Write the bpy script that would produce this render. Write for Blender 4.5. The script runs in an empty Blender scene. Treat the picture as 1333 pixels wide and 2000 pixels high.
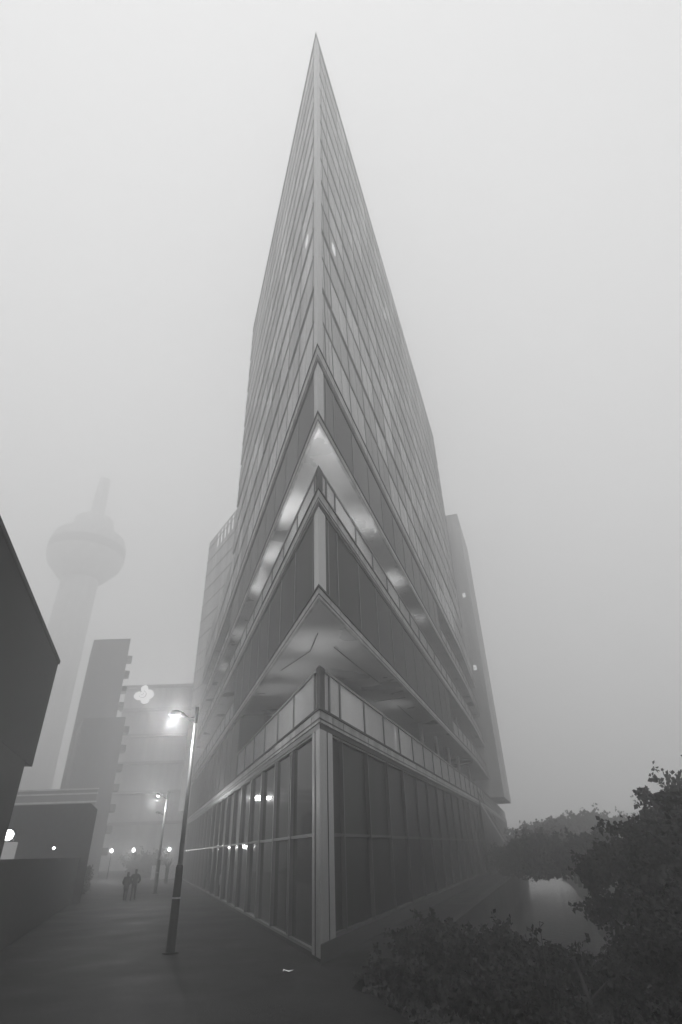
import bpy, math, random
import numpy as np
from mathutils import Vector

random.seed(7)
rng = np.random.default_rng(7)
S = bpy.context.scene
COL = S.collection
R = math.radians

# ------------------------------------------------------------------ camera
PITCH, ROLL, EYE = math.atan(660 / 1050), math.atan(53 / 1670), 2.7
fwd = Vector((0, math.cos(PITCH), math.sin(PITCH)))
r0 = Vector((1, 0, 0)); u0 = r0.cross(fwd)
rt = r0 * math.cos(ROLL) - u0 * math.sin(ROLL)
up = r0 * math.sin(ROLL) + u0 * math.cos(ROLL)
cam_d = bpy.data.cameras.new('camera')
cam = bpy.data.objects.new('camera', cam_d); COL.objects.link(cam)
m = cam.matrix_world.copy()
for i in range(3):
    m[i][0], m[i][1], m[i][2] = rt[i], up[i], -fwd[i]
m[0][3], m[1][3], m[2][3] = 0, 0, EYE
cam.matrix_world = m
cam_d.sensor_fit = 'VERTICAL'; cam_d.sensor_height = 36; cam_d.lens = 1050 / 2000 * 36
cam_d.clip_start = 0.1; cam_d.clip_end = 3000
S.camera = cam

# ------------------------------------------------------------------ sky, sun, exposure
SUN_EL, SUN_ROT = 62, 200
W = bpy.data.worlds.new('World'); S.world = W; W.use_nodes = True
nt = W.node_tree; nt.nodes.clear()
sky = nt.nodes.new('ShaderNodeTexSky'); sky.sky_type = 'NISHITA'; sky.sun_disc = False
sky.sun_elevation = R(SUN_EL); sky.sun_rotation = R(SUN_ROT); sky.dust_density = 6; sky.air_density = 1.5
bw = nt.nodes.new('ShaderNodeRGBToBW')                      # overcast: no colour left
mixs = nt.nodes.new('ShaderNodeMix'); mixs.data_type = 'FLOAT'; mixs.inputs['Factor'].default_value = 0.85
mixs.inputs['B'].default_value = 6.0                          # the even cloud sheet
bg = nt.nodes.new('ShaderNodeBackground'); bg.inputs['Strength'].default_value = 0.15
out = nt.nodes.new('ShaderNodeOutputWorld')
nt.links.new(sky.outputs[0], bw.inputs[0]); nt.links.new(bw.outputs[0], mixs.inputs['A'])
nt.links.new(mixs.outputs[0], bg.inputs['Color']); nt.links.new(bg.outputs[0], out.inputs[0])
sd = bpy.data.lights.new('sun', 'SUN'); sd.energy = 0.5; sd.angle = R(60)
so = bpy.data.objects.new('sun', sd); COL.objects.link(so)
sv = Vector((math.sin(R(SUN_ROT)) * math.cos(R(SUN_EL)), math.cos(R(SUN_ROT)) * math.cos(R(SUN_EL)), math.sin(R(SUN_EL))))
so.rotation_euler = (-sv).to_track_quat('-Z', 'Y').to_euler()
S.view_settings.view_transform = 'Standard'; S.view_settings.look = 'None'
S.view_settings.exposure = .12; S.view_settings.gamma = 1
S.view_settings.use_curve_mapping = False
cy = S.cycles
cy.volume_bounces = 10; cy.max_bounces = 14; cy.diffuse_bounces = 3; cy.glossy_bounces = 3
cy.sample_clamp_indirect = 4; cy.use_denoising = True
cy.caustics_reflective = False; cy.caustics_refractive = False
FOG = 0.0088
LP = 0.30                                                     # overall lamp level

# ------------------------------------------------------------------ helpers
def tag(o, label=None, cat=None, group=None, kind=None):
    for k, v in (('label', label), ('category', cat), ('group', group), ('kind', kind)):
        if v: o[k] = v
    return o

def empty(name, loc, label, cat, group=None, rz=0):
    o = bpy.data.objects.new(name, None); COL.objects.link(o)
    o.location = loc; o.rotation_euler.z = rz; o.empty_display_size = .3
    return tag(o, label, cat, group)

def root_loc(p):
    v = Vector((0, 0, 0))
    while p is not None:
        v += p.location; p = p.parent
    return v

class MB:
    def __init__(s): s.v = []; s.f = []; s.t = []; s.mi = []; s.slot = 0
    def add(s, vs, fs, tone=None):
        n = len(s.v); s.v += [tuple(v) for v in vs]
        t = random.random() if tone is None else tone
        for f in fs: s.f.append([i + n for i in f]); s.t.append(t); s.mi.append(s.slot)
    def box(s, a, b, tone=None):
        x0, y0, z0 = a; x1, y1, z1 = b
        s.add([(x0,y0,z0),(x1,y0,z0),(x1,y1,z0),(x0,y1,z0),(x0,y0,z1),(x1,y0,z1),(x1,y1,z1),(x0,y1,z1)],
              [(0,3,2,1),(4,5,6,7),(0,1,5,4),(1,2,6,5),(2,3,7,6),(3,0,4,7)], tone)
    def prism(s, poly, z0, z1, top=True, bottom=True):
        n = len(poly)
        ar = sum(poly[i][0]*poly[(i+1) % n][1] - poly[(i+1) % n][0]*poly[i][1] for i in range(n))
        if ar < 0: poly = poly[::-1]
        vs = [(p[0], p[1], z0) for p in poly] + [(p[0], p[1], z1) for p in poly]
        fs = [(i, (i+1) % n, n + (i+1) % n, n + i) for i in range(n)]
        if bottom: fs.append(tuple(range(n))[::-1])
        if top: fs.append(tuple(range(n, 2*n)))
        s.add(vs, fs)
    def tube(s, pts, rad, k=10, cap=True):
        pts = [Vector(p) for p in pts]; rads = rad if isinstance(rad, (list, tuple)) else [rad]*len(pts)
        n = len(s.v); vs = []
        for i, p in enumerate(pts):
            d = (pts[min(i+1, len(pts)-1)] - pts[max(i-1, 0)]).normalized()
            a = d.orthogonal().normalized() if abs(d.z) < .99 else Vector((1,0,0)); b = d.cross(a).normalized(); a = b.cross(d)
            for j in range(k):
                t = 2*math.pi*j/k; vs.append(p + (a*math.cos(t) + b*math.sin(t))*rads[i])
        fs = [(i*k+j, i*k+(j+1) % k, (i+1)*k+(j+1) % k, (i+1)*k+j) for i in range(len(pts)-1) for j in range(k)]
        if cap: fs += [tuple(range(k))[::-1], tuple(range((len(pts)-1)*k, len(pts)*k))]
        s.add(vs, fs)
    def lathe(s, c, prof, k=32):
        vs = []; n = len(prof)
        for r_, z in prof:
            for j in range(k):
                t = 2*math.pi*j/k; vs.append((c[0]+r_*math.cos(t), c[1]+r_*math.sin(t), c[2]+z))
        fs = [(i*k+j, i*k+(j+1) % k, (i+1)*k+(j+1) % k, (i+1)*k+j) for i in range(n-1) for j in range(k)]
        fs += [tuple(range(k))[::-1], tuple(range((n-1)*k, n*k))]
        s.add(vs, fs)
    def build(s, name, mat, parent=None, smooth=False):
        me = bpy.data.meshes.new(name); off = root_loc(parent)
        me.from_pydata([(x-off.x, y-off.y, z-off.z) for x, y, z in s.v], [], s.f)
        me.update()
        for q in (mat if isinstance(mat, (list, tuple)) else [mat]): me.materials.append(q)
        me.polygons.foreach_set('material_index', s.mi)
        at = me.attributes.new('tone', 'FLOAT', 'FACE'); at.data.foreach_set('value', s.t)
        if smooth: me.shade_smooth()
        o = bpy.data.objects.new(name, me); COL.objects.link(o); o.parent = parent
        return o

def mat(name, g, rough=.6, metal=0, var=.15, tone=0., scale=1.2, bump=.0, bscale=8., spec=.15, streak=False, rvar=.12):
    """grey procedural surface: per-panel tone, dirt noise, rain streaks, roughness variation and a little bump"""
    M = bpy.data.materials.new(name); M.use_nodes = True
    t = M.node_tree; N = t.nodes; b = N['Principled BSDF']; L = t.links.new
    tc = N.new('ShaderNodeTexCoord'); src = tc.outputs['Object']
    if streak:
        mp = N.new('ShaderNodeMapping'); mp.inputs['Scale'].default_value = (1, 1, .12); L(src, mp.inputs[0]); src_n = mp.outputs[0]
    else: src_n = src
    nz = N.new('ShaderNodeTexNoise'); nz.inputs['Scale'].default_value = scale; nz.inputs['Detail'].default_value = 6; L(src_n, nz.inputs['Vector'])
    mr = N.new('ShaderNodeMapRange'); mr.inputs['From Min'].default_value = .3; mr.inputs['From Max'].default_value = .7
    mr.inputs['To Min'].default_value = g*(1-var); mr.inputs['To Max'].default_value = g*(1+var); L(nz.outputs[0], mr.inputs[0])
    val = mr.outputs[0]
    if tone:
        at = N.new('ShaderNodeAttribute'); at.attribute_name = 'tone'
        m2 = N.new('ShaderNodeMapRange'); m2.inputs['To Min'].default_value = 1-tone; m2.inputs['To Max'].default_value = 1+tone; L(at.outputs['Fac'], m2.inputs[0])
        mu = N.new('ShaderNodeMath'); mu.operation = 'MULTIPLY'; L(val, mu.inputs[0]); L(m2.outputs[0], mu.inputs[1]); val = mu.outputs[0]
    cb = N.new('ShaderNodeCombineColor')
    for i in range(3): L(val, cb.inputs[i])
    L(cb.outputs[0], b.inputs['Base Color'])
    r2 = N.new('ShaderNodeMapRange'); r2.inputs['To Min'].default_value = max(0.02, rough-rvar); r2.inputs['To Max'].default_value = min(1, rough+rvar)
    L(nz.outputs[0], r2.inputs[0]); L(r2.outputs[0], b.inputs['Roughness'])
    b.inputs['Metallic'].default_value = metal; b.inputs['Specular IOR Level'].default_value = spec
    if bump:
        n2 = N.new('ShaderNodeTexNoise'); n2.inputs['Scale'].default_value = bscale; n2.inputs['Detail'].default_value = 5; L(src, n2.inputs['Vector'])
        bp = N.new('ShaderNodeBump'); bp.inputs['Strength'].default_value = bump; bp.inputs['Distance'].default_value = .03
        L(n2.outputs[0], bp.inputs['Height']); L(bp.outputs[0], b.inputs['Normal'])
    return M

def glow(name, strength):
    M = bpy.data.materials.new(name); M.use_nodes = True; t = M.node_tree; t.nodes.clear()
    e = t.nodes.new('ShaderNodeEmission'); e.inputs[0].default_value = (1, 1, 1, 1); e.inputs[1].default_value = strength
    o = t.nodes.new('ShaderNodeOutputMaterial'); t.links.new(e.outputs[0], o.inputs[0]); return M

def frosted(name):
    M = bpy.data.materials.new(name); M.use_nodes = True; t = M.node_tree; N = t.nodes; L = t.links.new
    b = N['Principled BSDF']; b.inputs['Base Color'].default_value = (.42, .42, .42, 1); b.inputs['Roughness'].default_value = .25
    tr = N.new('ShaderNodeBsdfTranslucent'); tr.inputs[0].default_value = (.75, .75, .75, 1)
    nz = N.new('ShaderNodeTexNoise'); nz.inputs['Scale'].default_value = 1.1
    tc = N.new('ShaderNodeTexCoord'); L(tc.outputs['Object'], nz.inputs['Vector'])
    mr = N.new('ShaderNodeMapRange'); mr.inputs['To Min'].default_value = .5; mr.inputs['To Max'].default_value = .8; L(nz.outputs[0], mr.inputs[0])
    mx = N.new('ShaderNodeMixShader'); L(mr.outputs[0], mx.inputs[0]); L(b.outputs[0], mx.inputs[1]); L(tr.outputs[0], mx.inputs[2])
    L(mx.outputs[0], N['Material Output'].inputs[0]); return M

def leafmat(name, g):
    M = bpy.data.materials.new(name); M.use_nodes = True; t = M.node_tree; N = t.nodes; L = t.links.new
    b = N['Principled BSDF']; b.inputs['Roughness'].default_value = .8; b.inputs['Specular IOR Level'].default_value = .05
    at = N.new('ShaderNodeAttribute'); at.attribute_name = 'tone'
    mr = N.new('ShaderNodeMapRange'); mr.inputs['To Min'].default_value = g*.75; mr.inputs['To Max'].default_value = g*1.25; L(at.outputs['Fac'], mr.inputs[0])
    cb = N.new('ShaderNodeCombineColor')
    for i in range(3): L(mr.outputs[0], cb.inputs[i])
    L(cb.outputs[0], b.inputs['Base Color']); return M

def paving(name, g, sx, rough):
    M = mat(name, g, rough, var=.55, scale=.45, bump=.5, bscale=25, spec=.08, rvar=.3)
    t = M.node_tree; N = t.nodes; L = t.links.new; b = N['Principled BSDF']
    br = N.new('ShaderNodeTexBrick'); br.inputs['Scale'].default_value = sx; br.inputs['Color1'].default_value = (1,1,1,1)
    br.inputs['Color2'].default_value = (.7,.7,.7,1); br.inputs['Mortar'].default_value = (.35,.35,.35,1); br.inputs['Mortar Size'].default_value = .03
    tc = N.new('ShaderNodeTexCoord'); mp = N.new('ShaderNodeMapping'); mp.inputs['Rotation'].default_value = (0, 0, R(18)); L(tc.outputs['Object'], mp.inputs[0]); L(mp.outputs[0], br.inputs[0])
    mx = N.new('ShaderNodeMix'); mx.data_type = 'RGBA'; mx.blend_type = 'MULTIPLY'; mx.inputs['Factor'].default_value = .8
    src = b.inputs['Base Color'].links[0].from_socket
    L(src, mx.inputs['A']); L(br.outputs['Color'], mx.inputs['B']); L(mx.outputs['Result'], b.inputs['Base Color'])
    return M

M = dict(
    glass=mat('dark facade glass', .02, .07, var=.25, tone=.35, scale=.4, rvar=.03, spec=.12),
    frame=mat('aluminium frame', .14, .38, .3, var=.2, scale=2, streak=True),
    frame_shaded=mat('shaded side aluminium frame', .06, .5, .1, var=.2, scale=2, streak=True),  # darker copy of the frame, the right side's shade put into its colour
    pillar=mat('pale corner metal', .27, .34, .4, var=.15, scale=.8, streak=True),
    pillar2=mat('pale corner sheet', .42, .4, .1, var=.12, scale=.6, streak=True),
    fascia=mat('stained fascia metal', .26, .4, .2, var=.45, scale=1.6, streak=True),
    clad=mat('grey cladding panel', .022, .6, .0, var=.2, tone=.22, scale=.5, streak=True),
    clad2=mat('tower cladding panel', .37, .5, .0, var=.25, tone=.35, scale=.5, streak=True),  # paler than the lower cladding, the fog's lightening put into the colour
    clad4=mat('middle storey cladding', .075, .5, .0, var=.25, tone=.3, scale=.5, streak=True),  # step between lower and tower cladding, part of that fog lightening in the colour
    panel=mat('shaded side panel', .016, .4, var=.3, tone=.2, scale=.5, streak=True, spec=.04),  # right-hand glass dulled and darkened, its dim reflections put into the colour
    soffit=mat('soffit sheet metal', .4, .3, .35, var=.25, scale=.25, tone=.12),
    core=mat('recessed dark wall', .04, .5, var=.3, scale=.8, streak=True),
    frost=frosted('frosted railing glass'),
    roof=mat('bitumen roof', .06, .9, scale=2),
    dark=mat('dark painted steel', .02, .6, .0, var=.3, scale=5),
    galv=mat('galvanised steel', .45, .35, .5, var=.2, scale=4, streak=True),
    brick=mat('dark brick', .035, .85, var=.3, scale=3, bump=.3, bscale=20),
    mid=mat('weathered grey panels', .09, .8, var=.3, scale=.4, streak=True),
    conc=mat('concrete', .2, .85, var=.3, scale=1.5, bump=.2, streak=True),
    pale=mat('pale render', .46, .8, var=.2, scale=.8, streak=True),
    win=mat('window glass', .03, .08, spec=.6, rvar=.03),
    coat=mat('dark coat wool', .03, .9, scale=9), jeans=mat('dark trousers', .028, .85, scale=9),
    skin=mat('skin', .3, .5, scale=4), hair=mat('hair', .02, .6, scale=20),
    bark=mat('bark', .06, .9, bump=.4, scale=5), leaf=leafmat('dark leaves', .036),
    under=leafmat('undergrowth leaves', .046), soil=mat('bank soil', .05, .95, var=.4, bump=.4),
    pave=paving('wet brick paving', .018, 2.2, .6), paper=mat('crumpled paper', .8, .8, var=.1),
    ground=mat('ground', .05, .9, var=.3, scale=.05),
    bulb=glow('lamp bulb', 12.), bulb2=glow('spot bulb', 5.), lit=glow('lit window', .7), lit2=glow('floodlit pane', .22), lit3=glow('lit stairwell', 2.4), sign=glow('lit emblem', 1.5), sign2=glow('emblem outline', .5),
)
def water_mat():
    Mw = mat('canal water', .03, .12, var=.2, scale=.3, rvar=.03, spec=.6, bump=.7, bscale=2.4); return Mw
M['water'] = water_mat()

def light(name, loc, power, parent=None, radius=.1, spot=None, aim=None, blend=1.):
    d = bpy.data.lights.new(name, 'SPOT' if spot else 'POINT'); d.energy = power*LP; d.shadow_soft_size = radius
    if spot: d.spot_size = R(spot); d.spot_blend = blend
    o = bpy.data.objects.new(name, d); COL.objects.link(o)
    o.parent = parent; o.location = Vector(loc) - root_loc(parent)
    if aim is not None: o.rotation_euler = Vector(aim).to_track_quat('-Z', 'Y').to_euler()
    return o

# ------------------------------------------------------------------ plan of the wedge building
C = np.array([-.97, 19.81])
AZL, AZR = R(-18.33), R(17.69)
HALF = (AZR - AZL)/2; BIS = np.array([math.sin((AZR+AZL)/2), math.cos((AZR+AZL)/2)])
def table(az0, bend=None, n=320, ds=.5):
    p = C.copy(); P = [p.copy()]; A = [az0(0)]
    for i in range(n):
        a = az0((i+.5)*ds); p = p + ds*np.array([math.sin(a), math.cos(a)]); P.append(p.copy()); A.append(az0((i+1)*ds))
    return P, A
BEND0, BEND1, AZB = 50., 58., R(16.2)
def azr(s): return AZR if s < BEND0 else AZB if s > BEND1 else AZR + (AZB-AZR)*(s-BEND0)/(BEND1-BEND0)
TAB = {'L': table(lambda s: AZL), 'R': table(azr)}
def pos(side, s, off, z=None):
    if s <= 0:
        p = C - BIS*off/math.sin(HALF)
    else:
        P, A = TAB[side]; i = min(int(s/.5), len(P)-2); a = A[i]
        d = np.array([math.sin(a), math.cos(a)]); nrm = np.array([-d[1], d[0]]) if side == 'L' else np.array([d[1], -d[0]])
        p = P[i] + d*(s-.5*i) + nrm*off
    return (p[0], p[1]) if z is None else (p[0], p[1], z)
def brk(side, s0, s1):
    return [s0] + ([s for s in range(48, 60, 2) if s0 < s < s1] if side == 'R' else []) + [s1]
def strip(mb, side, s0, s1, z0, z1, o_in, o_bot, o_top=None, tone=None):
    """solid strip along a facade between two stations, o = outward offset"""
    o_top = o_bot if o_top is None else o_top
    ss = brk(side, s0, s1); vs = []
    for s in ss:
        vs += [pos(side, s, o_in, z0), pos(side, s, o_bot, z0), pos(side, s, o_top, z1), pos(side, s, o_in, z1)]
    fs = []
    for i in range(len(ss)-1):
        a, b = 4*i, 4*(i+1)
        for j in range(4): fs.append((a+j, a+(j+1) % 4, b+(j+1) % 4, b+j))
    fs.append((3, 2, 1, 0)) ; k = 4*(len(ss)-1); fs.append((k, k+1, k+2, k+3))
    if side == 'L': fs = [f[::-1] for f in fs]
    mb.add(vs, fs, tone)
ENDL, ENDR = 66., 114.
def plan(off, sl=ENDL, sr=ENDR, s0=0.):
    pts = [pos('L', 0, off)]
    pts += [pos('R', s, off) for s in brk('R', .01, sr)[1:]]
    pts += [pos('L', sl, off)]
    return pts

B = empty('wedge_building', (C[0], C[1], 0), 'tall wedge shaped building with razor sharp corner and dark glass base', 'building')
ZB0, ZB1 = 6.46, 6.89
Z1a, Z1b = 11.08, 11.52
Z2a, Z2b = 15.6, 16.2
Z3a, Z3b = 20.1, 20.67
Z4a, Z4b = 24.6, 25.45
ST = 3.19; NST = 14; ZTOP = Z4b + ST*NST; ZPOD = Z4b + 2*ST
MODL = [0, .8] + [4.25 + 3.35*i for i in range(19)]
MODR = [0, 1.1, 2.35] + [5.75 + 3.4*i for i in range(32)]
MOD = {'L': MODL, 'R': MODR}
END = {'L': ENDL, 'R': ENDR}

# inner solid masses
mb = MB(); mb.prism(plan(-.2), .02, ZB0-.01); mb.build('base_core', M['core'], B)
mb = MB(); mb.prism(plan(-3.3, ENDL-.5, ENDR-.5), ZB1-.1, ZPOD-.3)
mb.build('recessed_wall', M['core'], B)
# slabs with fascias + soffits
for z0, z1, sl, sr, nm in ((ZB0, ZB1, ENDL, ENDR, 'b'), (Z1a, Z1b, ENDL, ENDR, '1'), (Z2a, Z2b, ENDL, ENDR, '2'), (Z3a, Z3b, ENDL, ENDR, '3'), (Z4a, Z4b, ENDL, ENDR, '4')):
    fo = .10
    mb = MB(); mb.prism(plan(fo, sl, sr), z0, z1)
    mb.slot = 1
    for sd_, e in (('L', sl), ('R', sr)):
        strip(mb, sd_, 0, e, z1-.03, z1+.05, -.1, fo+.05)
        strip(mb, sd_, 0, e, z0+.10, z0+.14, 0, fo+.02)
    mb.slot = 2
    for sd_ in 'LR':                                          # joints: cover strips over the fascia
        for s in MOD[sd_][1:]:
            if s < min(END[sd_], 60): strip(mb, sd_, s-.03, s+.03, z0+.02, z1-.05, 0, fo+.012)
    f = mb.build('fascia', [M['fascia'], M['dark'], M['frame']], B)
    if nm != 'b':
        mb = MB(); mb.prism(plan(fo-.12, sl-.1, sr-.1), z0-.02, z0-.004); mb.build('soffit', M['soffit'], B)

# base: two tiers of glass
ZT = 3.15
def bays(side, s1):
    ms = [s for s in MOD[side] if s <= s1]
    return list(zip(ms[1:-1], ms[2:]))
for side, s1 in (('L', ENDL), ('R', 74.)):
    zb = .12 if side == 'L' else .45
    fr = MB()
    for k, (a, b) in enumerate(bays(side, s1)):
        for (za, zc) in ((zb+.08, ZT-.05), (ZT+.05, ZB0-.28)):
            if side == 'L' and k == 7 and za < 1: continue
            mb = MB(); strip(mb, side, a+.05, b-.05, za, zc, -.19, -.10 + random.uniform(-.012, .012)); mb.build('window', M['glass' if side == 'L' else 'panel'], B)
        # mullions: doubled on some bays
        strip(fr, side, b-.05, b+.05, zb, ZB0-.25, -.19, .04)
        if side == 'L' and k % 2 == 1: strip(fr, side, a+.55, a+.61, zb+.08, ZB0-.28, -.19, -.03)
    a0, a1 = MOD[side][1], s1
    strip(fr, side, a0, a0+.07, zb, ZB0-.25, -.19, .05)
    strip(fr, side, a0+.08, a1, ZT-.045, ZT+.045, -.19, .0)
    strip(fr, side, a0+.08, a1, zb, zb+.075, -.19, .02)
    strip(fr, side, a0+.08, a1, ZB0-.27, ZB0-.2, -.19, .02)
    fr.build('window_frame', M['frame' if side == 'L' else 'frame_shaded'], B)  # right side takes the copy with shade in its colour
    mb = MB(); strip(mb, side, 0, END[side], ZB0-.19, ZB0-.01, -.19, .06); mb.build('head_band', M['frame' if side == 'L' else 'dark'], B)
    mb = MB(); strip(mb, side, 0, END[side], .0, zb-.005, -.19, .03 if side == 'L' else .12); mb.build('plinth', M['core' if side == 'R' else 'dark'], B)
    if side == 'R':
        mb = MB(); strip(mb, side, s1+.02, ENDR, zb, ZB0-.2, -.19, 0.02); mb.build('cladding', M['clad'], B)
a, b = bays('L', ENDL)[7]
mb = MB(); strip(mb, 'L', a+.06, b-.06, .2, ZT-.05, -.19, -.16); d = mb.build('door', M['glass'], B)
mb = MB(); strip(mb, 'L', (a+b)/2-.03, (a+b)/2+.03, .2, ZT-.05, -.17, -.08); strip(mb, 'L', (a+b)/2+.12, (a+b)/2+.16, .9, 1.5, -.12, -.03); mb.build('handle', M['galv'], d)
# corner pillars
mb = MB(); strip(mb, 'L', 0, .79, .1, ZB0-.2, -.19, .07); strip(mb, 'R', 0, 1.09, .1, ZB0-.2, -.19, .07); mb.slot = 1; strip(mb, 'L', .36, .41, .1, ZB0-.2, 0, .085); strip(mb, 'R', .5, .55, .1, ZB0-.2, 0, .085); mb.build('corner_pillar', [M['pillar'], M['dark']], B)
for za, zb_ in ((Z1b+.05, Z2a), (Z3b+.05, Z4a), (Z4b+.05, ZTOP)):
    mb = MB(); strip(mb, 'L', 0, .62, za, zb_, -.19, .04); strip(mb, 'R', 0, .72, za, zb_, -.19, .04); mb.build('corner_pillar', M['pillar2'], B)

# closed storeys: cladding with seams
def cladding(side, s0, s1, z0, z1, o_bot, o_top, m_='clad', fine=False):
    mb = MB(); ms = [s for s in MOD[side] if s0 < s < s1]; st = [s0] + ms + [s1]
    for a, b in zip(st[:-1], st[1:]):
        if b-a > .02: strip(mb, side, a, b, z0, z1, -.25, o_bot, o_top)
    mb.slot = 1
    for s in ms:
        strip(mb, side, s-.035, s+.035, z0+.03, z1-.02, -.1, max(o_bot, o_top)+.035, o_top+.035)
    if fine:
        for a, b in zip(st[1:-1], st[2:]):
            for t in (.5,): strip(mb, side, a+(b-a)*t-.015, a+(b-a)*t+.015, z0+.02, z1-.02, -.1, o_bot+.01, o_top+.01)
    strip(mb, side, s1-.06, s1, z0, z1, -.3, o_bot+.05, o_top+.05)
    return mb.build('cladding', [M[m_], M['frame']], B)
FIRST = {'L': .64, 'R': .74}
CL2 = {'L': 25.0, 'R': 35.2}; CL4 = {'L': 33., 'R': 35.2}
for side in 'LR':
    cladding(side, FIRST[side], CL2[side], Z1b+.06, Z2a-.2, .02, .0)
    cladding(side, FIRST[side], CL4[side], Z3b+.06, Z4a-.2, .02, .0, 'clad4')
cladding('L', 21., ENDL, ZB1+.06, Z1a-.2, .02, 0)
for z0, z1, c in ((Z1b+.04, Z2a-.03, CL2), (Z3b+.04, Z4a-.03, CL4)):
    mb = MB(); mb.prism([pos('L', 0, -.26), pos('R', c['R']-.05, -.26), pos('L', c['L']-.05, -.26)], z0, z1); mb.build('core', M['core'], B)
    mb = MB()
    for side in 'LR': strip(mb, side, 0, c[side], z1-.17, z1+.0, -.2, .06)
    mb.build('head_band', M['dark'], B)
mb = MB()
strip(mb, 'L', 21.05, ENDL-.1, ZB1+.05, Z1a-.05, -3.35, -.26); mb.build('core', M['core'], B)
# tower storeys
TL, TR = 36.74, 64.9
mb = MB(); mb.prism([pos('L', 0, -.26), pos('R', TR-.05, -.26), pos('L', TL-.05, -.26)], Z4b, ZTOP-.1); mb.build('tower_core', M['clad'], B)
for k in range(NST):
    z0 = Z4b + ST*k + (.06 if k == 0 else 0.)
    z1 = Z4b + ST*(k+1)
    thick = (k % 2 == 0)
    for side, e in (('L', TL if k > 1 else ENDL), ('R', TR if k > 1 else ENDR)):
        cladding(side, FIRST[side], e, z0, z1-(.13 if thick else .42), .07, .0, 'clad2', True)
        if k < 2: continue
mb = MB()
for k in range(1, NST, 1):
    z = Z4b + ST*k
    for side, e in (('L', TL), ('R', TR)): strip(mb, side, .64, e, z-.415 if k % 2 == 0 else z-.125, z-.005, -.24, -.08)
mb.build('shadow_gap', M['dark'], B)
mb = MB(); mb.prism([pos('L', 0, .12), pos('R', TR+.1, .12), pos('L', TL+.1, .12)], ZTOP, ZTOP+.35); mb.build('roof_edge', M['pillar'], B)
mb = MB(); mb.prism(plan(-.3, ENDL-.2, ENDR-.2), ZPOD-.28, ZPOD-.06); mb.build('podium_roof', M['roof'], B)
# tower end wall already closed by tower_core; lit windows near the sharp corner
for side, s, k in (('L', 2.2, 4), ('R', 2.9, 4), ('R', 22, 9)):
    mb = MB(); z = Z4b + ST*k; strip(mb, side, s, s+.6, z+.9, z+1.7, 0, .10); mb.build('lit_window', M['lit'], B)

# open storeys: glass railings
def railing(side, s0, s1, z, h):
    rt_ = None
    hr = MB(); strip(hr, side, s0, s1, z+h-.06, z+h+.02, -.14, .03)
    strip(hr, side, s0, s1, z+.05, z+.12, -.12, .0)
    ms = [s for s in MOD[side] if s0+.1 < s < s1-.1]
    st = [s0+.02] + ms + [s1-.02]
    po = hr; gl = []
    for a, b in zip(st[:-1], st[1:]):
        po_s = b
        strip(po, side, po_s-.07, po_s-.02, z+.06, z+h+.1 , -.13, .0); strip(po, side, po_s+.02, po_s+.06, z+.06, z+h, -.13, 0)
        if a > 62: continue
        g = MB(); strip(g, side, a+.07, b-.08, z+.13, z+h-.07, -.06, -.045); gl.append(g)
    if s1 > 64:
        g = MB(); strip(g, side, max(64, s0), s1, z+.13, z+h-.07, -.06, -.045); gl.append(g)
    root = hr.build('balcony_railing', M['frame'], B)
    for g in gl: g.build('glass_panel', M['frost'], root)
RH = 1.5
for side, s0, s1, z, h in (('L', .42, 20.95, ZB1, 1.55), ('R', .5, ENDR, ZB1, 1.55), ('L', CL2['L'], ENDL, Z1b, RH), ('R', CL2['R'], ENDR, Z1b, RH),
                           ('L', .42, ENDL, Z2b, 1.45), ('R', .5, ENDR, Z2b, 1.45), ('L', CL4['L'], ENDL, Z3b, RH), ('R', CL4['R'], ENDR, Z3b, RH)):
    railing(side, s0, s1, z, h)
for z, h in ((ZB1, 1.6), (Z2b, 1.5)):
    mb = MB(); strip(mb, 'L', 0, .40, z+.05, z+h, -.12, .02); strip(mb, 'R', 0, .48, z+.05, z+h, -.12, .02); mb.build('corner_pillar', M['dark'], B)
# loggia columns
for z0, z1, s_list in ((ZB1, Z1a, [('R', 26.2), ('R', 33), ('R', 39.8), ('R', 46.6), ('R', 56)]), (Z1b, Z2a, [('R', 42), ('R', 49), ('L', 35), ('L', 45)]), (Z3b, Z4a, [('R', 43), ('L', 43)])):
    for sd_, s in s_list:
        x, y = pos(sd_, s, -1.3); mb = MB(); mb.tube([(x, y, z0), (x, y, z1)], .16, 12); mb.build('column', M['conc'], B, True)

# spotlights on arms lighting the soffits
def spotlight(side, s, off, z, zs, power, ang=95, tilt=0):
    x, y, _ = pos(side, s, off, z); x2, y2, _ = pos(side, s, off-.7, z)
    a = Vector((x, y, z)); inn = Vector((x2-x, y2-y, 0)).normalized()
    mb = MB(); mb.tube([a - Vector((0, 0, .5)), a, a + inn*.15 + Vector((0, 0, .05))], .025, 6)
    mb.tube([a + inn*.05 + Vector((0, 0, .03)), a + inn*.10 + Vector((0, 0, .22))], [.05, .09], 10); o = mb.build('spotlight', M['dark'], B)
    q = a + inn*.11 + Vector((0, 0, .24)); mb = MB(); mb.tube([q, q + Vector((0, 0, .02))], .07, 10); mb.build('bulb', M['bulb2'], o)
    light('spot_beam', q + Vector((0, 0, .05)), power, o, .2, ang, inn*tilt + Vector((0, 0, 1)))
P3, P1 = 1250, 650
for side, s, off in (('L', 1.6, -.35), ('L', 7.6, -.3), ('L', 13.5, -.3), ('L', 19.0, -.3), ('R', 9.5, -.5), ('R', 18.5, -.5), ('R', 27, -.5), ('L', 30, -.4), ('L', 41, -.4)):
    spotlight(side, s, off, Z2b+1.25, Z3a, P3*(.5 if s < 2 else 1) * (.5 if s > 26 else 1), 112, .35)
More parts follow.
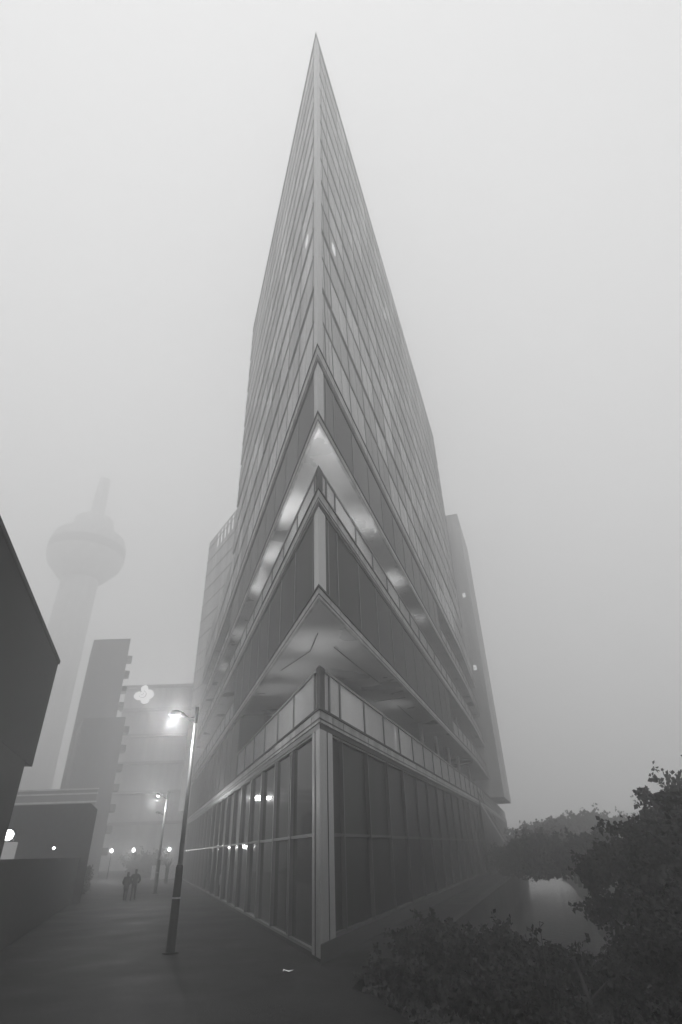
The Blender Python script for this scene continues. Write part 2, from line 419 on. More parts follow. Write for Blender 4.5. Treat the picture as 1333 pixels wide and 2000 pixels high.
for side, s, off in (('R', 4.4, -.5), ('L', 5.0, -.4), ('L', 9.5, -.4), ('R', 19, -1.2), ('L', 14, -.5)):
    spotlight(side, s, off, ZB1+1.15, Z1a, P1*(.3 if s == 4.4 else .7 if s > 12 else 1), 100, .4)
for pts in ([('L', 3.5, -.9), ('L', 6, -1.2), ('L', 9.6, -.5)], [('R', 5.5, -1.3), ('R', 9, -1.2), ('R', 13, -1.0)], [('R', 17, -.4), ('R', 17.2, -2.6)], [('R', 19, -1.4), ('R', 24, -1.4)]):
    mb = MB(); mb.tube([pos(a_, b_, c_, Z1a-.09) for a_, b_, c_ in pts], .022, 6); mb.build('conduit', M['dark'], B)
# low lamps behind the frosted railings
def deck_lamp(side, s, off, z, power):
    x, y, _ = pos(side, s, off, z); mb = MB(); mb.tube([(x, y, z), (x, y, z+.5)], .05, 8); o = mb.build('deck_lamp', M['dark'], B)
    mb = MB(); mb.lathe((x, y, z+.5), [(.05, 0), (.08, .05), (.08, .12), (.03, .16)], 10); mb.build('bulb', M['bulb2'], o)
    light('deck_light', (x, y, z+.9), power, o, .08)
for side, s, off, z, pw in (('L', 4.0, -1.0, ZB1, 150), ('R', 3.8, -.9, ZB1, 50), ('R', 13.8, -.8, ZB1, 50), ('L', 10, -1, ZB1, 25), ('L', 3.4, -.6, Z2b, 420), ('R', 4.6, -.6, Z2b, 420), ('L', 13, -1, Z2b, 160), ('R', 15, -1, Z2b, 120), ('L', 22, -1, Z2b, 120)):
    deck_lamp(side, s, off, z, pw)
# ceiling lamps in the dark loggias
for side, s, z in (('L', 20.2, 9.2), ('R', 39, 8.9)):
    x, y, _ = pos(side, s, -1.6, z); mb = MB(); mb.box((x-.2, y-.2, z-.05), (x+.2, y+.2, z+.06)); o = mb.build('ceiling_lamp', M['lit'], B)
    mb = MB(); mb.tube([(x, y, z+.06), (x, y, Z1a-.05)], .02, 6); mb.build('rod', M['dark'], o)
mb = MB(); strip(mb, 'R', 11.6, 11.8, ZB1+.15, ZB1+1.4, -.2, -.08); mb.build('lit_strip', M['lit'], B)
for s, z0, z1 in ((88, 16.5, 18.5),): 
    mb = MB(); strip(mb, 'R', s, s+2, z0, z1, -.2, .05); mb.build('lit_window', M['lit'], B)

# ramp wall sliding down to the quay at the far right end
ra = np.array(pos('R', 49., .16)); rb_ = np.array([33.6, 131.5]); rd = (rb_-ra)/np.linalg.norm(rb_-ra); rn = np.array([rd[1], -rd[0]])
def ramp(mb, t0, t1, za, zb_, o0, o1, zl=0):
    L_ = np.linalg.norm(rb_-ra); p = [ra+rd*L_*t0, ra+rd*L_*t1]; h = lambda t: 6.5*(1-t)**1.15
    q = []
    for (pp, t) in ((p[0], t0), (p[1], t1)):
        for o_, z in ((o0, za), (o1, za), (o1, zb_), (o0, zb_)):
            q.append((*(pp+rn*o_), max(0.0, h(t)+z) if z > -50 else 0.))
    mb.add(q, [(0,1,5,4),(1,2,6,5),(2,3,7,6),(3,0,4,7),(3,2,1,0),(4,5,6,7)], .5)
mb = MB()
for i in range(24): ramp(mb, i/24, (i+1)/24, -99, 0, -2.5, 0)
mb.slot = 1
for i in range(24):
    ramp(mb, i/24, (i+1)/24, .0, .35, -.2, .06); ramp(mb, i/24, i/24+.004, .35, 1.25, -.12, -.02); ramp(mb, i/24, (i+1)/24, 1.2, 1.27, -.12, 0)
mb.build('ramp', [M['panel'], M['fascia']], B)
mb = MB(); mb.box((29.0, 124, .2), (30.3, 126, 9.2)); mb.build('lit_stair_tower', M['lit3'], B)

# ------------------------------------------------------------------ rear block behind the wedge
K = empty('rear_block', (0, 95, 0), 'lower pale apartment block standing behind the wedge building, half lost in fog', 'building')
dR = np.array([math.sin(AZR), math.cos(AZR)]); nR = np.array([dR[1], -dR[0]])
P3_ = C + 74*dR + 1.3*nR; P3i = C + 74*dR - 7*nR; P4 = P3_ + 16*dR
HR = 58.
polyK = [(-27.7, 98.4), (-19.0, 84.6), (-4, 84.6), tuple(P3i), tuple(P3_), tuple(P4), (-14, 122)]
mb = MB(); mb.prism(polyK, 8.7, HR); kw = mb; kw.slot = 1
polyK0 = [(-26.7, 99.5), (-19, 86.4), (4, 88), tuple(C + 78*dR - 9*nR), (16, 108), (-12, 118)]
mb = MB(); mb.prism(polyK0, 0, 8.7); mb.build('lower_wall', M['core'], K)
mb = kw
for k in range(1, 15):
    z = 11.6 + 3.2*k
    q0, q1 = np.array(polyK[0]), np.array(polyK[1]); d_ = (q1-q0)/np.linalg.norm(q1-q0); n_ = np.array([d_[1], -d_[0]])
    if n_[1] > 0: n_ = -n_
    a, b = q0, q1
    mb.prism([tuple(a+n_*.0), tuple(b+n_*.0), tuple(b+n_*.12), tuple(a+n_*.12)], z-.12, z+.12)
kw.build('wall', [M['clad2'], M['clad2']], K)
for i in range(6):
    t = .34 + .12*i; a = q0 + (q1-q0)*t; b = a + d_*.45
    mb = MB(); mb.prism([tuple(a+n_*.01), tuple(b+n_*.01), tuple(b+n_*.1), tuple(a+n_*.1)], HR-3.6, HR-.7); mb.build('lit_window', M['lit'], K)
for (u, z) in ((1.0, 27.5), (.9, 40.5)):
    a = P3_ - nR*u - dR*.02; mb = MB(); mb.prism([tuple(a), tuple(a-nR*.5), tuple(a-nR*.5-dR*.1), tuple(a-dR*.1)], z, z+.8); mb.build('lit_window', M['lit'], K)

# ------------------------------------------------------------------ ground, path, canal, banks
mb = MB(); mb.box((-300, -70, -3.6), (300, 300, -3.4)); tag(mb.build('ground', M['ground']), kind='structure')
QO = 2.45
edge = [(6, -60), (3.2, 0), (1.6, 8), (1.0, 13.2), (.62, 15.0), (-.1, 16.3), (.3, 18.2)] + [pos('R', s, QO) for s in [2, 10, 20, 34, 48, 52, 56, 60, 80, 112]] + [(60, 280), (-290, 280), (-290, -60)]
mb = MB(); mb.prism(edge, -3.3, 0); tag(mb.build('path', M['pave']), kind='structure')
mb = MB()
for s in range(6, 110, 1): 
    strip(mb, 'R', s+.01, s+.99, .0, .1, QO-.34, QO+.04)
tag(mb.build('quay_kerb', M['brick']), kind='structure')
mb = MB(); mb.add([(-4, -50, -2.2), (160, -50, -2.2), (160, 280, -2.2), (-4, 280, -2.2)], [(0, 1, 2, 3)]); tag(mb.build('water', M['water']), kind='structure')
def sst(a, b, x):
    t = min(1, max(0, (x-a)/(b-a))); return t*t*(3-2*t)
def bank_z(x, y):
    v = np.array([x, y]) - C; s = v @ dR; off = v @ nR
    off += max(0, s-53)*math.tan(AZR-AZB)             # canal follows the bend
    right = sst(7.2, 11.5, off)*2.7                    # far bank of the canal
    near = (1-sst(8.0, 14.0, s))*2.35 * (1 - .35*sst(2, 9, off))   # closed near end
    z = -2.9 + max(right, near) + .12*math.sin(x*1.7)*math.cos(y*1.3)
    return min(z, -.04 + .35*sst(10, 14, off))
nx, ny = 110, 150; gv = []; gf = []
xs = np.concatenate([np.linspace(-.6, 30, 70), np.linspace(31, 150, 40)]); ys = np.concatenate([np.linspace(-45, 45, 100), np.linspace(47, 270, 50)])
for y in ys:
    for x in xs: gv.append((x, y, bank_z(x, y)))
for j in range(ny-1):
    for i in range(nx-1): a = j*nx+i; gf.append((a, a+1, a+nx+1, a+nx))
mb = MB(); mb.add(gv, gf, .5); tag(mb.build('bank', M['soil'], smooth=True), kind='structure')

# ------------------------------------------------------------------ foliage
def leaves(pts, size, mb, droop=.3):
    """one pointed leaf (two faces, folded) per point"""
    for (x, y, z), sz in zip(pts, size):
        d = Vector(rng.normal(size=3)); d.z -= droop; d.normalize(); w = d.orthogonal().normalized()
        w = (w*math.cos(1) + d.cross(w)*math.sin(rng.uniform(0, 6))).normalized()
        n = d.cross(w); o = Vector((x, y, z)); L_ = sz; ww = sz*.38
        mb.add([o, o + d*L_*.45 + w*ww + n*ww*.3, o + d*L_, o + d*L_*.45 - w*ww + n*ww*.3], [(0, 1, 2), (0, 2, 3)])
def tree(name, x, y, h, rad, n, sz, label, group, zb=0., lobes=9, seed=0, cat='tree', zlo=.12, lean=(0, 0)):
    rs = np.random.default_rng(seed)
    T = empty(name, (x, y, zb), label, cat, group)
    mb = MB(); top = zb + h*.72
    mb.tube([(x, y, zb-.3), (x+.1, y, zb+h*.3), (x-.05, y+.1, top)], [h*.03+.05, h*.022+.03, .03], 9)
    cs = []
    for i in range(lobes):
        a = rs.uniform(0, 6.28); rr = rad*rs.uniform(.25, .85); zz = zb + h*rs.uniform(zlo, .86)
        zz = min(zz, zb + h*(.95-.45*rr/rad)); c = np.array([x+lean[0]+rr*math.cos(a), y+lean[1]+rr*math.sin(a), zz]); cs.append((c, rad*rs.uniform(.3, .52)))
        mb.tube([(x, y, zb+h*rs.uniform(.15, .4)), tuple((c+np.array([x, y, zz-.2*h]))/2), tuple(c)], [h*.012+.02, .025, .012], 6)
    mb.build('trunk', M['bark'], T, True)
    mb = MB(); pts = []
    per = n//lobes
    for c, r_ in cs:
        v = rs.normal(size=(per, 3)); v /= np.linalg.norm(v, axis=1)[:, None]
        q = c + v*(r_*rs.uniform(.1, 1, size=(per, 1))**.5)*np.array([1.1, 1.1, .75]); pts.append(q)
        for t in range(7):                                     # sprigs breaking the outline
            v1 = rs.normal(size=3); v1[2] = abs(v1[2])*.7; v1 /= np.linalg.norm(v1); m_ = per//26
            tt = rs.uniform(.7, 1.75, size=(m_, 1)); pts.append(c + v1*r_*tt*np.array([1.1, 1.1, .8]) + rs.normal(size=(m_, 3))*r_*.06)
    pts = np.concatenate(pts); pts = pts[pts[:, 2] > zb + .05]
    leaves(pts, rs.uniform(.7, 1.4, len(pts))*sz, mb); mb.build('crown', M['leaf'], T)
    return T
def pr(side, s, off): return pos(side, s, off)
GT = 'trees and bushes along the canal bank'
tree('canal_tree', 12.9, 17.5, 5.3, 3.2, 16000, .19, 'largest dark leafy tree at the right edge, on the near bank', GT, -.1, 12, 1)
tree('canal_tree', 12.3, 22.5, 4.3, 2.5, 12000, .19, 'dark leafy tree beside the water just left of the largest tree', GT, -.2, 11, 2)
tree('canal_tree', 15.8, 27.0, 5.8, 3.1, 11000, .21, 'tall dark tree rising behind the largest tree at the right', GT, 0, 11, 3)
tree('canal_tree', 11.0, 26.0, 3.3, 1.7, 8000, .18, 'low dark leafy bush dipping to the water at the right edge of the pale patch', GT, -.4, 10, 4)
for i, (s, off, h, rad_, ln, lab) in enumerate(((28, 9.6, 3.7, 2.2, -.6, 'rounded dark bush overhanging the right end of the pale water patch'), (35, 8.8, 3.5, 2.5, -2.3, 'dim tree leaning far over the water just past the pale patch'),
        (42, 8.4, 3.8, 2.9, -2.9, 'hazy tree leaning over the canal, halfway along the foggy row'), (52, 8.8, 4.2, 3.3, -2.6, 'faint foggy tree, second last of the canal row'), (66, 9.5, 5.0, 3.6, -2.5, 'last and palest tree of the row fading by the end of the building'))):
    x, y = pos('R', s, off); tree('canal_tree', x, y, h, rad_, 6500, .25, lab, GT, -.3, 10, 10+i, zlo=.4, lean=(ln*nR[0], ln*nR[1]))
x, y = pos('R', 47, 8.2); tree('canal_tree', x, y, 3.5, 2.9, 7000, .22, 'lowest tree spreading right across the canal in front of the last glass bay', GT, -.3, 11, 21, zlo=.22, lean=(-4.2*nR[0], -4.2*nR[1]))
for i, (x, y, h, r_, lab) in enumerate(((27.0, 98, 5.2, 3.4, 'palest low tree at the far end of the canal next to the building'), (31.2, 99, 6.3, 3.8, 'pale far tree second from the building in the foggy tree line'), (34.0, 94, 7.2, 4.2, 'middle tree of the pale far tree line'),
        (38.5, 93, 8.3, 4.6, 'broad pale tree of the far tree line, half behind the near trees'), (44, 92, 9.2, 5.0, 'tallest pale tree of the far tree line, mostly behind the largest tree'))):
    tree('far_tree', x, y, h, r_, 4500, .42, lab, 'far tree line beyond the canal', -.3, 10, 80+i)
GS = 'shrubs on the near bank'
for i, (x, y, h, r_, lab) in enumerate(((1.6, 18.6, 1.5, 1.1, 'low shrub against the sharp corner of the glass base'), (3.3, 16.2, 1.35, 1.2, 'shrub right of the paving edge in the dark foreground'),
        (5.6, 17.6, 2.0, 1.4, 'shrub below the pale water patch'), (8.4, 16.4, 2.7, 1.9, 'broad shrub in front of the largest tree'), (7.6, 19.4, 2.0, 1.3, 'shrub at the foot of the canal bank by the water'), (.9, 16.9, 1.0, .85, 'small shrub on the edge of the paving near the sharp corner'), (3.9, 18.6, 1.75, 1.2, 'shrub standing between the glass base and the sprig'), (2.8, 21.5, 1.3, 1.1, 'low shrub against the right glass wall of the base'), (3.4, 12.2, 1.0, 1.1, 'lowest shrub at the bottom edge of the picture'), (6.6, 12.0, 1.6, 1.6, 'dark shrub in the bottom right corner'))):
    tree('shrub', x, y, h, r_, 4200, .13, lab, GS, bank_z(x, y), 8, 30+i, 'shrub')
# one bare sprig against the water
X, Y = 4.15, 15.6; zb = bank_z(X, Y)
T = empty('bare_sprig', (X, Y, zb), 'thin leafy sprig silhouetted against the pale water', 'plant')
mb = MB(); pts = []
for k in range(6):
    a = R(-40 + 16*k) ; hgt = [1.5, 1.8, 2.05, 2.25, 1.8, 1.5][k]
    tip = Vector((X + math.sin(a)*hgt*.33, Y + rng.uniform(-.2, .2), zb + hgt)); base = Vector((X, Y, zb-.1)); mid = (base+tip)/2 + Vector((math.sin(a)*.1, 0, .1))
    mb.tube([base, mid, tip], [.022, .014, .006], 6)
    for t in np.linspace(.35, 1, 14):
        q = base*(1-t)**2 + mid*2*t*(1-t) + tip*t*t; pts.append(tuple(q))
mb.build('stem', M['bark'], T)
mb = MB(); leaves(pts, [.15]*len(pts), mb, -.3); mb.build('foliage', M['leaf'], T)
# undergrowth over the bank
mb = MB(); pts = []; szs = []
while len(pts) < 36000:
    x = rng.uniform(.2, 24); y = rng.uniform(8.5, 34)
    v = np.array([x, y]) - C; s = v @ dR; off = v @ nR
    if off < QO+.05 and s > -1.2: continue
    e = np.interp(y, [8, 13.2, 15, 16.3, 18.2], [1.6, 1.0, .62, .1, .3]) 
    if x < e - .12: continue
    z = bank_z(x, y) if x > e + .15 else -.02
    if z < -2.3: continue
    hh = .22 + .35*(.5+.5*math.sin(x*2.1+1)*math.cos(y*1.7)) ; hh *= min(1, max(0, x-e)/.8+.35)
    pts.append((x, y, z + rng.uniform(0, 1)*hh)); szs.append(rng.uniform(.08, .2))
leaves(pts, szs, mb, -.7)
tag(mb.build('undergrowth', M['under']), 'dark undergrowth covering the sloping canal bank', 'undergrowth', kind='stuff')

# ------------------------------------------------------------------ left side: wall and buildings
dL = np.array([math.sin(AZL), math.cos(AZL)]); nL = np.array([-dL[1], dL[0]])
Wp = np.array([-12.5, 24.])
def lw(s, off): p = Wp + dL*s + nL*off; return (p[0], p[1])
Gw = empty('garden_wall', (Wp[0], Wp[1], 0), 'long dark wall along the left side of the path', 'wall')
mb = MB(); mb.prism([lw(-30, 0), lw(24.1, 0), lw(24.1, .35), lw(-30, .35)], 0, 2.62); mb.build('brickwork', M['brick'], Gw)
mb = MB(); mb.prism([lw(-30, -.05), lw(24.12, -.05), lw(24.12, .4), lw(-30, .4)], 2.62, 2.74); mb.build('coping', M['brick'], Gw)
Gh = empty('hedge', lw(25, 0) + (0,), 'dark clipped hedge between the low dark building and the walking couple', 'hedge')
N1 = empty('dark_building', (-17, 20, 0), 'near black building with an overhanging upper storey at the left edge', 'building')
bp = np.array([-14.45, 26.7]); 
def nb(s, off): p = bp + dL*s + nL*off; return (p[0], p[1])
mb = MB(); mb.prism([nb(-60, 0), nb(0, 0), nb(0, 16), nb(-60, 16)], 6.3, 11.0); up_ = mb; up_.slot = 1
mb = MB(); mb.prism([nb(-60, -.06), nb(.06, -.06), nb(.06, 16), nb(-60, 16)], 11.0, 11.18); mb.build('roof_edge', M['dark'], N1)
mb = MB(); mb.prism([nb(-60, .0), nb(-1.7, .0), nb(-1.7, 15.5), nb(-60, 15.5)], .0, 6.29); mb.build('lower_storey', M['brick'], N1)
up_.build('upper_storey', [M['dark'], M['dark']], N1)

N2 = empty('low_building', (-24, 50, 0), 'low dark flat roofed building with a floodlight, beyond the wall at left', 'building')
KY = 47.; kx = lambda x: x*KY/64; kz = lambda z: EYE + (z-EYE)*KY/64
lo = [(-44, KY), (-19.5, KY), (-19.8, KY+.6), (-24.9, KY+12), (-44, KY+12)]; hi = [(-44, KY), (-20.1, KY), (-20.4, KY+.6), (-25.4, KY+12), (-44, KY+12)]
mb = MB(); mb.prism(lo, 0, kz(7.0), top=False)
mb.add([(x, y, kz(7.0)) for x, y in lo] + [(x, y, kz(7.6)) for x, y in hi], [(0,1,6,5),(1,2,7,6),(2,3,8,7),(3,4,9,8),(4,0,5,9),(5,6,7,8,9)])
mb.build('wall', M['brick'], N2)
mb = MB(); mb.box((kx(-35.9), KY-.1, 2.0), (kx(-34.1), KY-.01, kz(4.3))); mb.build('lit_window', M['lit2'], N2)
for i in range(4):
    mb = MB(); x = -42+3.2*i; mb.box((x, KY-.07, 2.9), (x+1.3, KY+.02, 3.9)); w_ = mb.build('window', M['win'], N2)
    mb = MB(); mb.box((x-.1, KY-.12, 2.8), (x+1.4, KY+.01, 2.9)); mb.build('sill', M['conc'], w_)
def floodlight(x, y, z, pw, r_, label):
    F_ = empty('floodlight', (x, y, z), label, 'lamp', 'wall lamps on the low dark building')
    mb = MB(); mb.box((x-.05, y-.0, z-.05), (x+.05, y+.3, z+.05)); mb.box((x-r_*1.05, y-.16, z-r_*.9), (x+r_*1.05, y-.0, z+r_*.9)); mb.build('housing', M['dark'], F_)
    mb = MB(); k = 20; vs = []
    for q_, d_ in ((1, .165), (.95, .22), (.7, .3), (.35, .34)):
        for j in range(k): t = 2*math.pi*j/k; vs.append((x+r_*q_*math.cos(t), y-d_, z+r_*.85*q_*math.sin(t)))
    mb.add(vs, [(i*k+j, i*k+(j+1) % k, (i+1)*k+(j+1) % k, (i+1)*k+j) for i in range(3) for j in range(k)] + [tuple(range(3*k, 4*k))]); mb.build('lens', M['bulb'], F_, True)
    light('flood_light', (x, y-.6, z-.05), pw, F_, .2, 150, (0, -.35, -1), .8)
floodlight(kx(-35.0), KY-.25, kz(4.9), 500, .42, 'bright floodlight above the lit window at the far left')
floodlight(kx(-30.0), KY-.25, kz(3.65), 22, .09, 'small wall lamp right of the big floodlight')

N3 = empty('banded_building', (-60, 100, 0), 'flat roofed building with pale horizontal bands just behind the low dark building', 'building')
mb = MB(); mb.prism([(-95, 95), (-40, 95), (-47, 110), (-95, 110)], 0, 11.9); mb.build('wall', M['brick'], N3)
for z in (10.2, 11.35, 12.0):
    mb = MB(); mb.box((-95, 94.7, z-.1), (-39.8, 94.98, z+.1)); mb.build('cornice', M['pale'], N3)
N4 = empty('slab_tower', (-55, 125, 0), 'tall faint slab tower in the fog in front of the observation tower', 'building')
mb = MB(); mb.prism([(-58, 120), (-49.5, 120), (-55.5, 132), (-64, 132)], 0, 45.4); mb.build('wall', M['mid'], N4)
for k in range(12):
    mb = MB(); mb.prism([(-49.48, 120.2), (-48.6, 120.6), (-49.6, 123), (-50.8, 123)], 3+3.4*k, 4.1+3.4*k); mb.build('balcony', M['mid'], N4)
N6 = empty('stepped_block', (-45, 110, 0), 'hazy grey block lower and nearer than the slab tower, with side balconies', 'building')
mb = MB(); mb.prism([(-49.4, 105), (-41.5, 105), (-47, 117), (-56, 117)], 0, 24.9); mb.build('wall', M['mid'], N6)
for k in range(7):
    mb = MB(); mb.prism([(-41.48, 105.2), (-40.7, 105.6), (-41.9, 108), (-43, 108)], 3+3.2*k, 4.1+3.2*k); mb.build('balcony', M['mid'], N6)
N5 = empty('gallery_flats', (-50, 155, 0), 'foggy flats with thin gallery floors under the glowing emblem', 'building')
mb = MB(); mb.box((-61, 151, 0), (-20, 163, 42.2)); mb.build('wall', M['pale'], N5)
for z in (9.6, 16.3, 23, 29.6, 36.2, 42.3):
    mb = MB(); mb.box((-61.2, 149.4, z-.35), (-20, 151, z+.25)); mb.build('gallery', M['conc'], N5)
# glowing emblem on the flats: a rosette of round petals
Em = empty('glowing_emblem', (-54.9, 149, 39.9), 'glowing white flower shaped emblem high on the foggy flats', 'sign')
def disc(cx, cz, rx, rz, y, mname, nm, ring=None):
    mb = MB(); k = 28; vs = []; 
    for yy in (y, y+.12):
        for j in range(k): t = 2*math.pi*j/k; vs.append((cx+rx*math.cos(t), yy, cz+rz*math.sin(t)))
    mb.add(vs, [tuple(range(k)), tuple(range(k, 2*k))[::-1]] + [(j, j+k, (j+1) % k+k, (j+1) % k) for j in range(k)]); mb.build(nm, M[mname], Em)
cx, cz = -54.9, 39.6
disc(cx-.2, cz+1.75, .95, .95, 148.90, 'sign', 'petal'); disc(cx-1.3, cz-.1, 1.35, 1.1, 148.6, 'sign', 'petal'); disc(cx+1.3, cz+.1, 1.5, 1.25, 148.3, 'sign', 'petal')
disc(cx+.7, cz-1.5, 1.1, .9, 148.0, 'sign', 'petal'); disc(cx, cz, 1.1, 1.0, 147.7, 'sign2', 'petal'); disc(cx, cz, .8, .75, 147.4, 'sign', 'petal'); disc(cx+.05, cz+.05, .45, .4, 147.1, 'sign2', 'petal'); disc(cx+.05, cz+.05, .25, .22, 146.8, 'sign', 'petal')
mb = MB(); mb.tube([(cx, 149.2, cz-2), (cx, 149.2, cz+2.4)], .12, 8); mb.tube([(cx, 146.9, cz), (cx, 149.4, cz)], .1, 8); mb.build('bracket', M['dark'], Em)

# observation tower
OX, OY, q = -113.4, 210., 1.2
O = empty('observation_tower', (OX, OY, 0), 'concrete observation tower with a round crows nest, very faint in the fog', 'tower')
oz = lambda z: EYE + (z-EYE)*q
mb = MB(); mb.lathe((OX, OY, 0), [(8.2, 0), (7.6, 30), (7.3, oz(90))], 48); mb.build('shaft', M['pale'], O, True)
mb = MB(); mb.lathe((OX, OY, oz(87)), [(r_*q*.9, z*q) for r_, z in [(6.2, 0), (9, 1.2), (13.6, 6), (14.6, 9), (14.6, 14), (13.6, 17), (10, 19.5), (8.2, 21), (7.6, 25), (4, 26.5)]], 64); c_ = mb.build('crows_nest', M['pale'], O, True)
mb = MB(); mb.lathe((OX, OY, oz(96.5)), [(13.2*q, 0), (13.26*q, .1), (13.26*q, 4), (13.2*q, 4.1)], 64); mb.build('window_band', M['conc'], c_)
mb = MB(); mb.tube([(OX, OY, oz(112)), (OX, OY, 157)], [3.2, 2.6], 16); mb.build('mast', M['pale'], O)

mb = MB(); hp = []
for i in range(5000):
    p_ = lw(rng.uniform(25.5, 41), rng.uniform(.0, 1.6)); hp.append((p_[0], p_[1], rng.uniform(0, 1)**.7*2.0))
leaves(hp, [.2]*len(hp), mb); mb.build('foliage', M['leaf'], Gh)
mb = MB(); mb.prism([lw(25.6, .3), lw(40.8, .3), lw(40.8, 1.3), lw(25.6, 1.3)], -.1, 1.75); mb.build('stems', M['bark'], Gh)

# ------------------------------------------------------------------ street lamps
def street_lamp(x, y, label, lit=True, power=700):
    T = empty('street_lamp', (x, y, 0), label, 'street lamp', 'street lamps along the path')
    mb = MB(); mb.tube([(x, y, 0), (x, y, .04)], .26, 16); mb.tube([(x, y, .04), (x, y, 2.35), (x, y, 2.42)], [.15, .125, .10], 14); mb.build('base_sleeve', M['dark'], T)
    mb = MB(); mb.tube([(x, y, 1.45), (x, y, 1.5)], .146, 14); mb.build('collar', M['galv'], T)
    mb = MB(); mb.tube([(x, y, 2.4), (x, y, 7.15)], [.085, .062], 12); mb.build('pole', M['galv'], T, True)
    mb = MB(); mb.tube([(x, y, 7.1), (x, y, 7.72)], .075, 12); mb.build('pole_cap', M['dark'], T)
    mb = MB(); mb.tube([(x-.05, y, 7.2), (x-.2, y, 7.22), (x-.36, y, 7.34), (x-.5, y, 7.42)], [.045, .05, .045, .04], 8)
    mb.tube([(x-.06, y, 7.34), (x-.3, y, 7.3)], .02, 6); mb.build('arm', M['dark'], T)
    mb = MB(); mb.tube([(x-.42, y, 7.36), (x-.55, y, 7.44), (x-.8, y, 7.5), (x-.98, y, 7.5), (x-1.1, y, 7.47)], [.05, .10, .14, .13, .04], 12); h_ = mb.build('lamp_head', M['dark'], T, True)
    mb = MB(); mb.lathe((x-.88, y, 7.31), [(.04, 0), (.1, .01), (.12, .04), (.12, .1)], 16); mb.build('bulb', M['bulb'] if lit else M['frost'], h_, True)
    if lit: light('lamp_light', (x-.98, y, 7.2), power, T, .2)
street_lamp(-6.02, 22.38, 'nearest street lamp, lit, with a dark lower sleeve on the path', True, 2500)
street_lamp(-16.85, 55.7, 'lit street lamp behind the two walking people', True, 2500)
street_lamp(-24.2, 79.5, 'unlit street lamp, faint in the fog behind the lit ones', False)
def post_lamp(x, y, h, label):
    T = empty('post_lamp', (x, y, 0), label, 'lamp', 'small glowing lamps at the far end of the path')
    mb = MB(); mb.tube([(x, y, 0), (x, y, h-.2)], [.07, .05], 8); mb.build('pole', M['dark'], T)
    mb = MB(); mb.lathe((x, y, h-.2), [(.06, 0), (.2, .08), (.24, .25), (.16, .42), (.04, .5)], 14); mb.build('globe', M['bulb'], T, True)
    light('lamp_light', (x, y-.45, h+.05), 1500, T, .2)
post_lamp(-36.1, 95, 3.5, 'leftmost of the three small glowing lamps at the end of the path')
post_lamp(-32.8, 95, 3.5, 'middle one of the three small glowing lamps, above the walking people')
post_lamp(-27.4, 95, 3.45, 'rightmost of the three small glowing lamps, near the building')
tree('round_bush', -31.0, 97, 4.1, 2.9, 3000, .35, 'rounded dark bush between the small lamps at the end of the path', None, 0, 8, 60, 'bush')
# pollarded tree
x, y = -21.6, 75.; T = empty('pollard_tree', (x, y, 0), 'small bare pollard tree beside the second street lamp', 'tree')
mb = MB(); mb.tube([(x, y, 0), (x, y, .8), (x+.02, y, 1.5)], [.22, .18, .24], 10); mb.build('trunk', M['bark'], T)
mb = MB()
for k in range(16):
    a = rng.uniform(0, 6.28); b = rng.uniform(.3, 1.1); d_ = Vector((math.cos(a)*b, math.sin(a)*b, 1)).normalized(); o = Vector((x, y, 1.45)); L_ = rng.uniform(.5, 1.1)
    mb.tube([o, o + d_*L_*.5, o + d_*L_ + Vector((0, 0, .15))], [.07, .04, .015], 6)
mb.build('crown', M['bark'], T)
mb = MB(); mb.box((-27.5, 88, 0), (-17, 88.3, 1.6)); tag(mb.build('pale_wall', M['pale']), 'low pale wall at the end of the path behind the pollard tree', 'wall')
# litter
mb = MB(); k = 9; vs = [(-1.79, 18.51, .03)]
for j in range(k): t = 6.28*j/k; rr = rng.uniform(.05, .16); vs.append((-1.79+rr*1.3*math.cos(t), 18.51+rr*.7*math.sin(t), rng.uniform(.005, .07)))
mb.add(vs, [(0, j+1, (j+1) % k+1) for j in range(k)]); tag(mb.build('litter', M['paper']), 'crumpled scrap of white paper lying on the paving', 'litter')

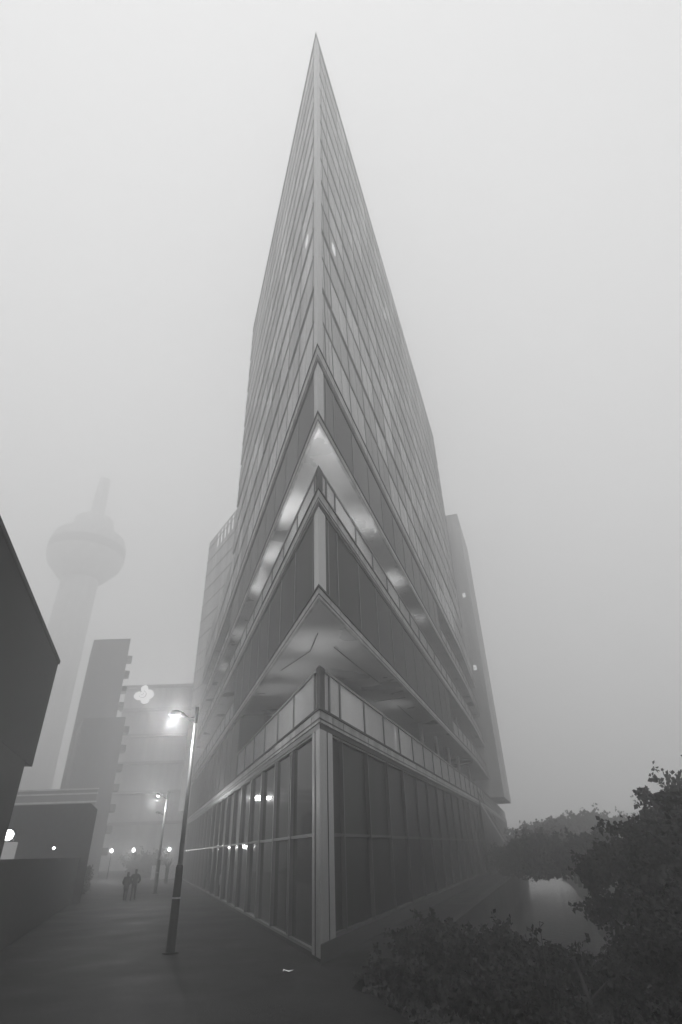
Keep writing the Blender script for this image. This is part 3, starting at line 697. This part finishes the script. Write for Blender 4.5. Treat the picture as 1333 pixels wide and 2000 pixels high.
# ------------------------------------------------------------------ people
def skinned(name, nodes, edges, mat_, parent=None, sub=2, loc=None):
    me = bpy.data.meshes.new(name); me.from_pydata([n[0] for n in nodes], edges, []); me.materials.append(mat_)
    o = bpy.data.objects.new(name, me); COL.objects.link(o); o.parent = parent
    md = o.modifiers.new('skin', 'SKIN'); me.skin_vertices.new() if not me.skin_vertices else None
    for i, n in enumerate(nodes): r_ = n[1]; me.skin_vertices[0].data[i].radius = r_ if isinstance(r_, tuple) else (r_, r_); me.skin_vertices[0].data[i].use_root = (i == 0)
    sm = o.modifiers.new('sub', 'SUBSURF'); sm.levels = sub; sm.render_levels = sub
    md.use_smooth_shade = True
    return o
def person(x, y, h, label, rz, woman, stride):
    k = h/1.75
    sw = .18 if woman else .215
    st = stride
    nd = [((0,0,.95), (.14,.10)), ((0,.0,1.12), (.13,.09)), ((0,.0,1.32), (.155,.10)), ((0,.0,1.45), (.10,.08)), ((0,.01,1.53), .052),
          ((0,.03,1.60), (.072,.085)), ((0,.03,1.68), (.076,.095)), ((0,.02,1.745), (.05,.06)),
          ((-.095,0,.9), .088), ((-.10,.12*st,.5), .058), ((-.10,.02*st-.05,.46-.02), .055), ((-.10,.20*st-.03,.09), .04), ((-.10,.20*st+.1,.045), .036),
          ((.095,0,.9), .088), ((.10,-.03*st,.5), .058), ((.10,-.10*st,.42), .054), ((.10,-.24*st,.10), .04), ((.10,-.24*st+.12,.045), .036),
          ((-sw,0,1.41), .062), ((-sw-.09,-.04,1.14), .046), ((-sw+.02,.1,.98), .034), ((sw,0,1.41), .062), ((sw+.09,-.04,1.14), .046), ((sw-.02,.1,.98), .034),
          ((0,.125,1.63), .014), ((-.085,.03,1.64), .014), ((.085,.03,1.64), .014)]
    ed = [(0,1),(1,2),(2,3),(3,4),(4,5),(5,6),(6,7),(0,8),(8,9),(9,10),(10,11),(11,12),(0,13),(13,14),(14,15),(15,16),(16,17),(3,18),(18,19),(19,20),(3,21),(21,22),(22,23),(5,24),(5,25),(5,26)]
    P = skinned('person', [(tuple(c*k for c in n[0]), n[1]*1.25 if i_ in range(8, 18) else n[1]) for i_, n in enumerate(nd)], ed, M['jeans'])
    P.location = (x, y, 0); P.rotation_euler.z = rz; tag(P, label, 'person')
    hem = .62 if woman else .78
    cn = [((0,0,1.12),(.17,.13)), ((0,0,1.34),(.195,.135)), ((0,0,1.47),(.12,.10)), ((0,.005,1.52),.075), ((0,0,.92),(.185,.145)), ((0,0,hem),(.19,.155)),
          ((-sw,0,1.42),.085), ((-sw-.10,-.04,1.14),.07), ((-sw+.03,.12,.98),.058), ((sw,0,1.42),.085), ((sw+.10,-.04,1.14),.07), ((sw-.03,.12,.98),.058)]
    skinned('coat', [(tuple(c*k for c in n[0]), (n[1][0]*1.22, n[1][1]*1.2) if isinstance(n[1], tuple) else n[1]*1.3) for n in cn], [(0,1),(1,2),(2,3),(0,4),(4,5),(2,6),(6,7),(7,8),(2,9),(9,10),(10,11)], M['coat'], P)
    hn = [((0,-.0,1.70),(.088,.10)), ((0,.0,1.765),(.06,.075)), ((0,-.035,1.62),(.082,.06))] + ([((0,-.07,1.52),(.08,.04)), ((0,-.08,1.42),(.06,.03))] if woman else [])
    skinned('hair', [(tuple(c*k for c in n[0]), n[1]) for n in hn], [(0,1),(0,2)] + ([(2,3),(3,4)] if woman else []), M['hair'], P)
    return P
person(-16.55, 47.6, 1.70, 'left of the walking couple, shorter, in a long dark coat with long hair', R(12), True, 1)
person(-15.95, 47.5, 1.88, 'right of the walking couple, taller, in a dark jacket, arm in arm', R(12), False, -1)

# ------------------------------------------------------------------ haze
mb = MB(); mb.box((-310, -75, -4.4), (310, 305, 160)); hz = mb.build('haze', M['ground'])
Hm = bpy.data.materials.new('fog'); Hm.use_nodes = True; t = Hm.node_tree; t.nodes.clear()
pv = t.nodes.new('ShaderNodeVolumePrincipled'); pv.inputs['Color'].default_value = (.96, .96, .96, 1); pv.inputs['Density'].default_value = FOG; pv.inputs['Anisotropy'].default_value = .6
oo = t.nodes.new('ShaderNodeOutputMaterial'); t.links.new(pv.outputs[0], oo.inputs['Volume'])
hz.data.materials.clear(); hz.data.materials.append(Hm); tag(hz, 'thick pale fog filling the whole scene', 'fog', kind='stuff')
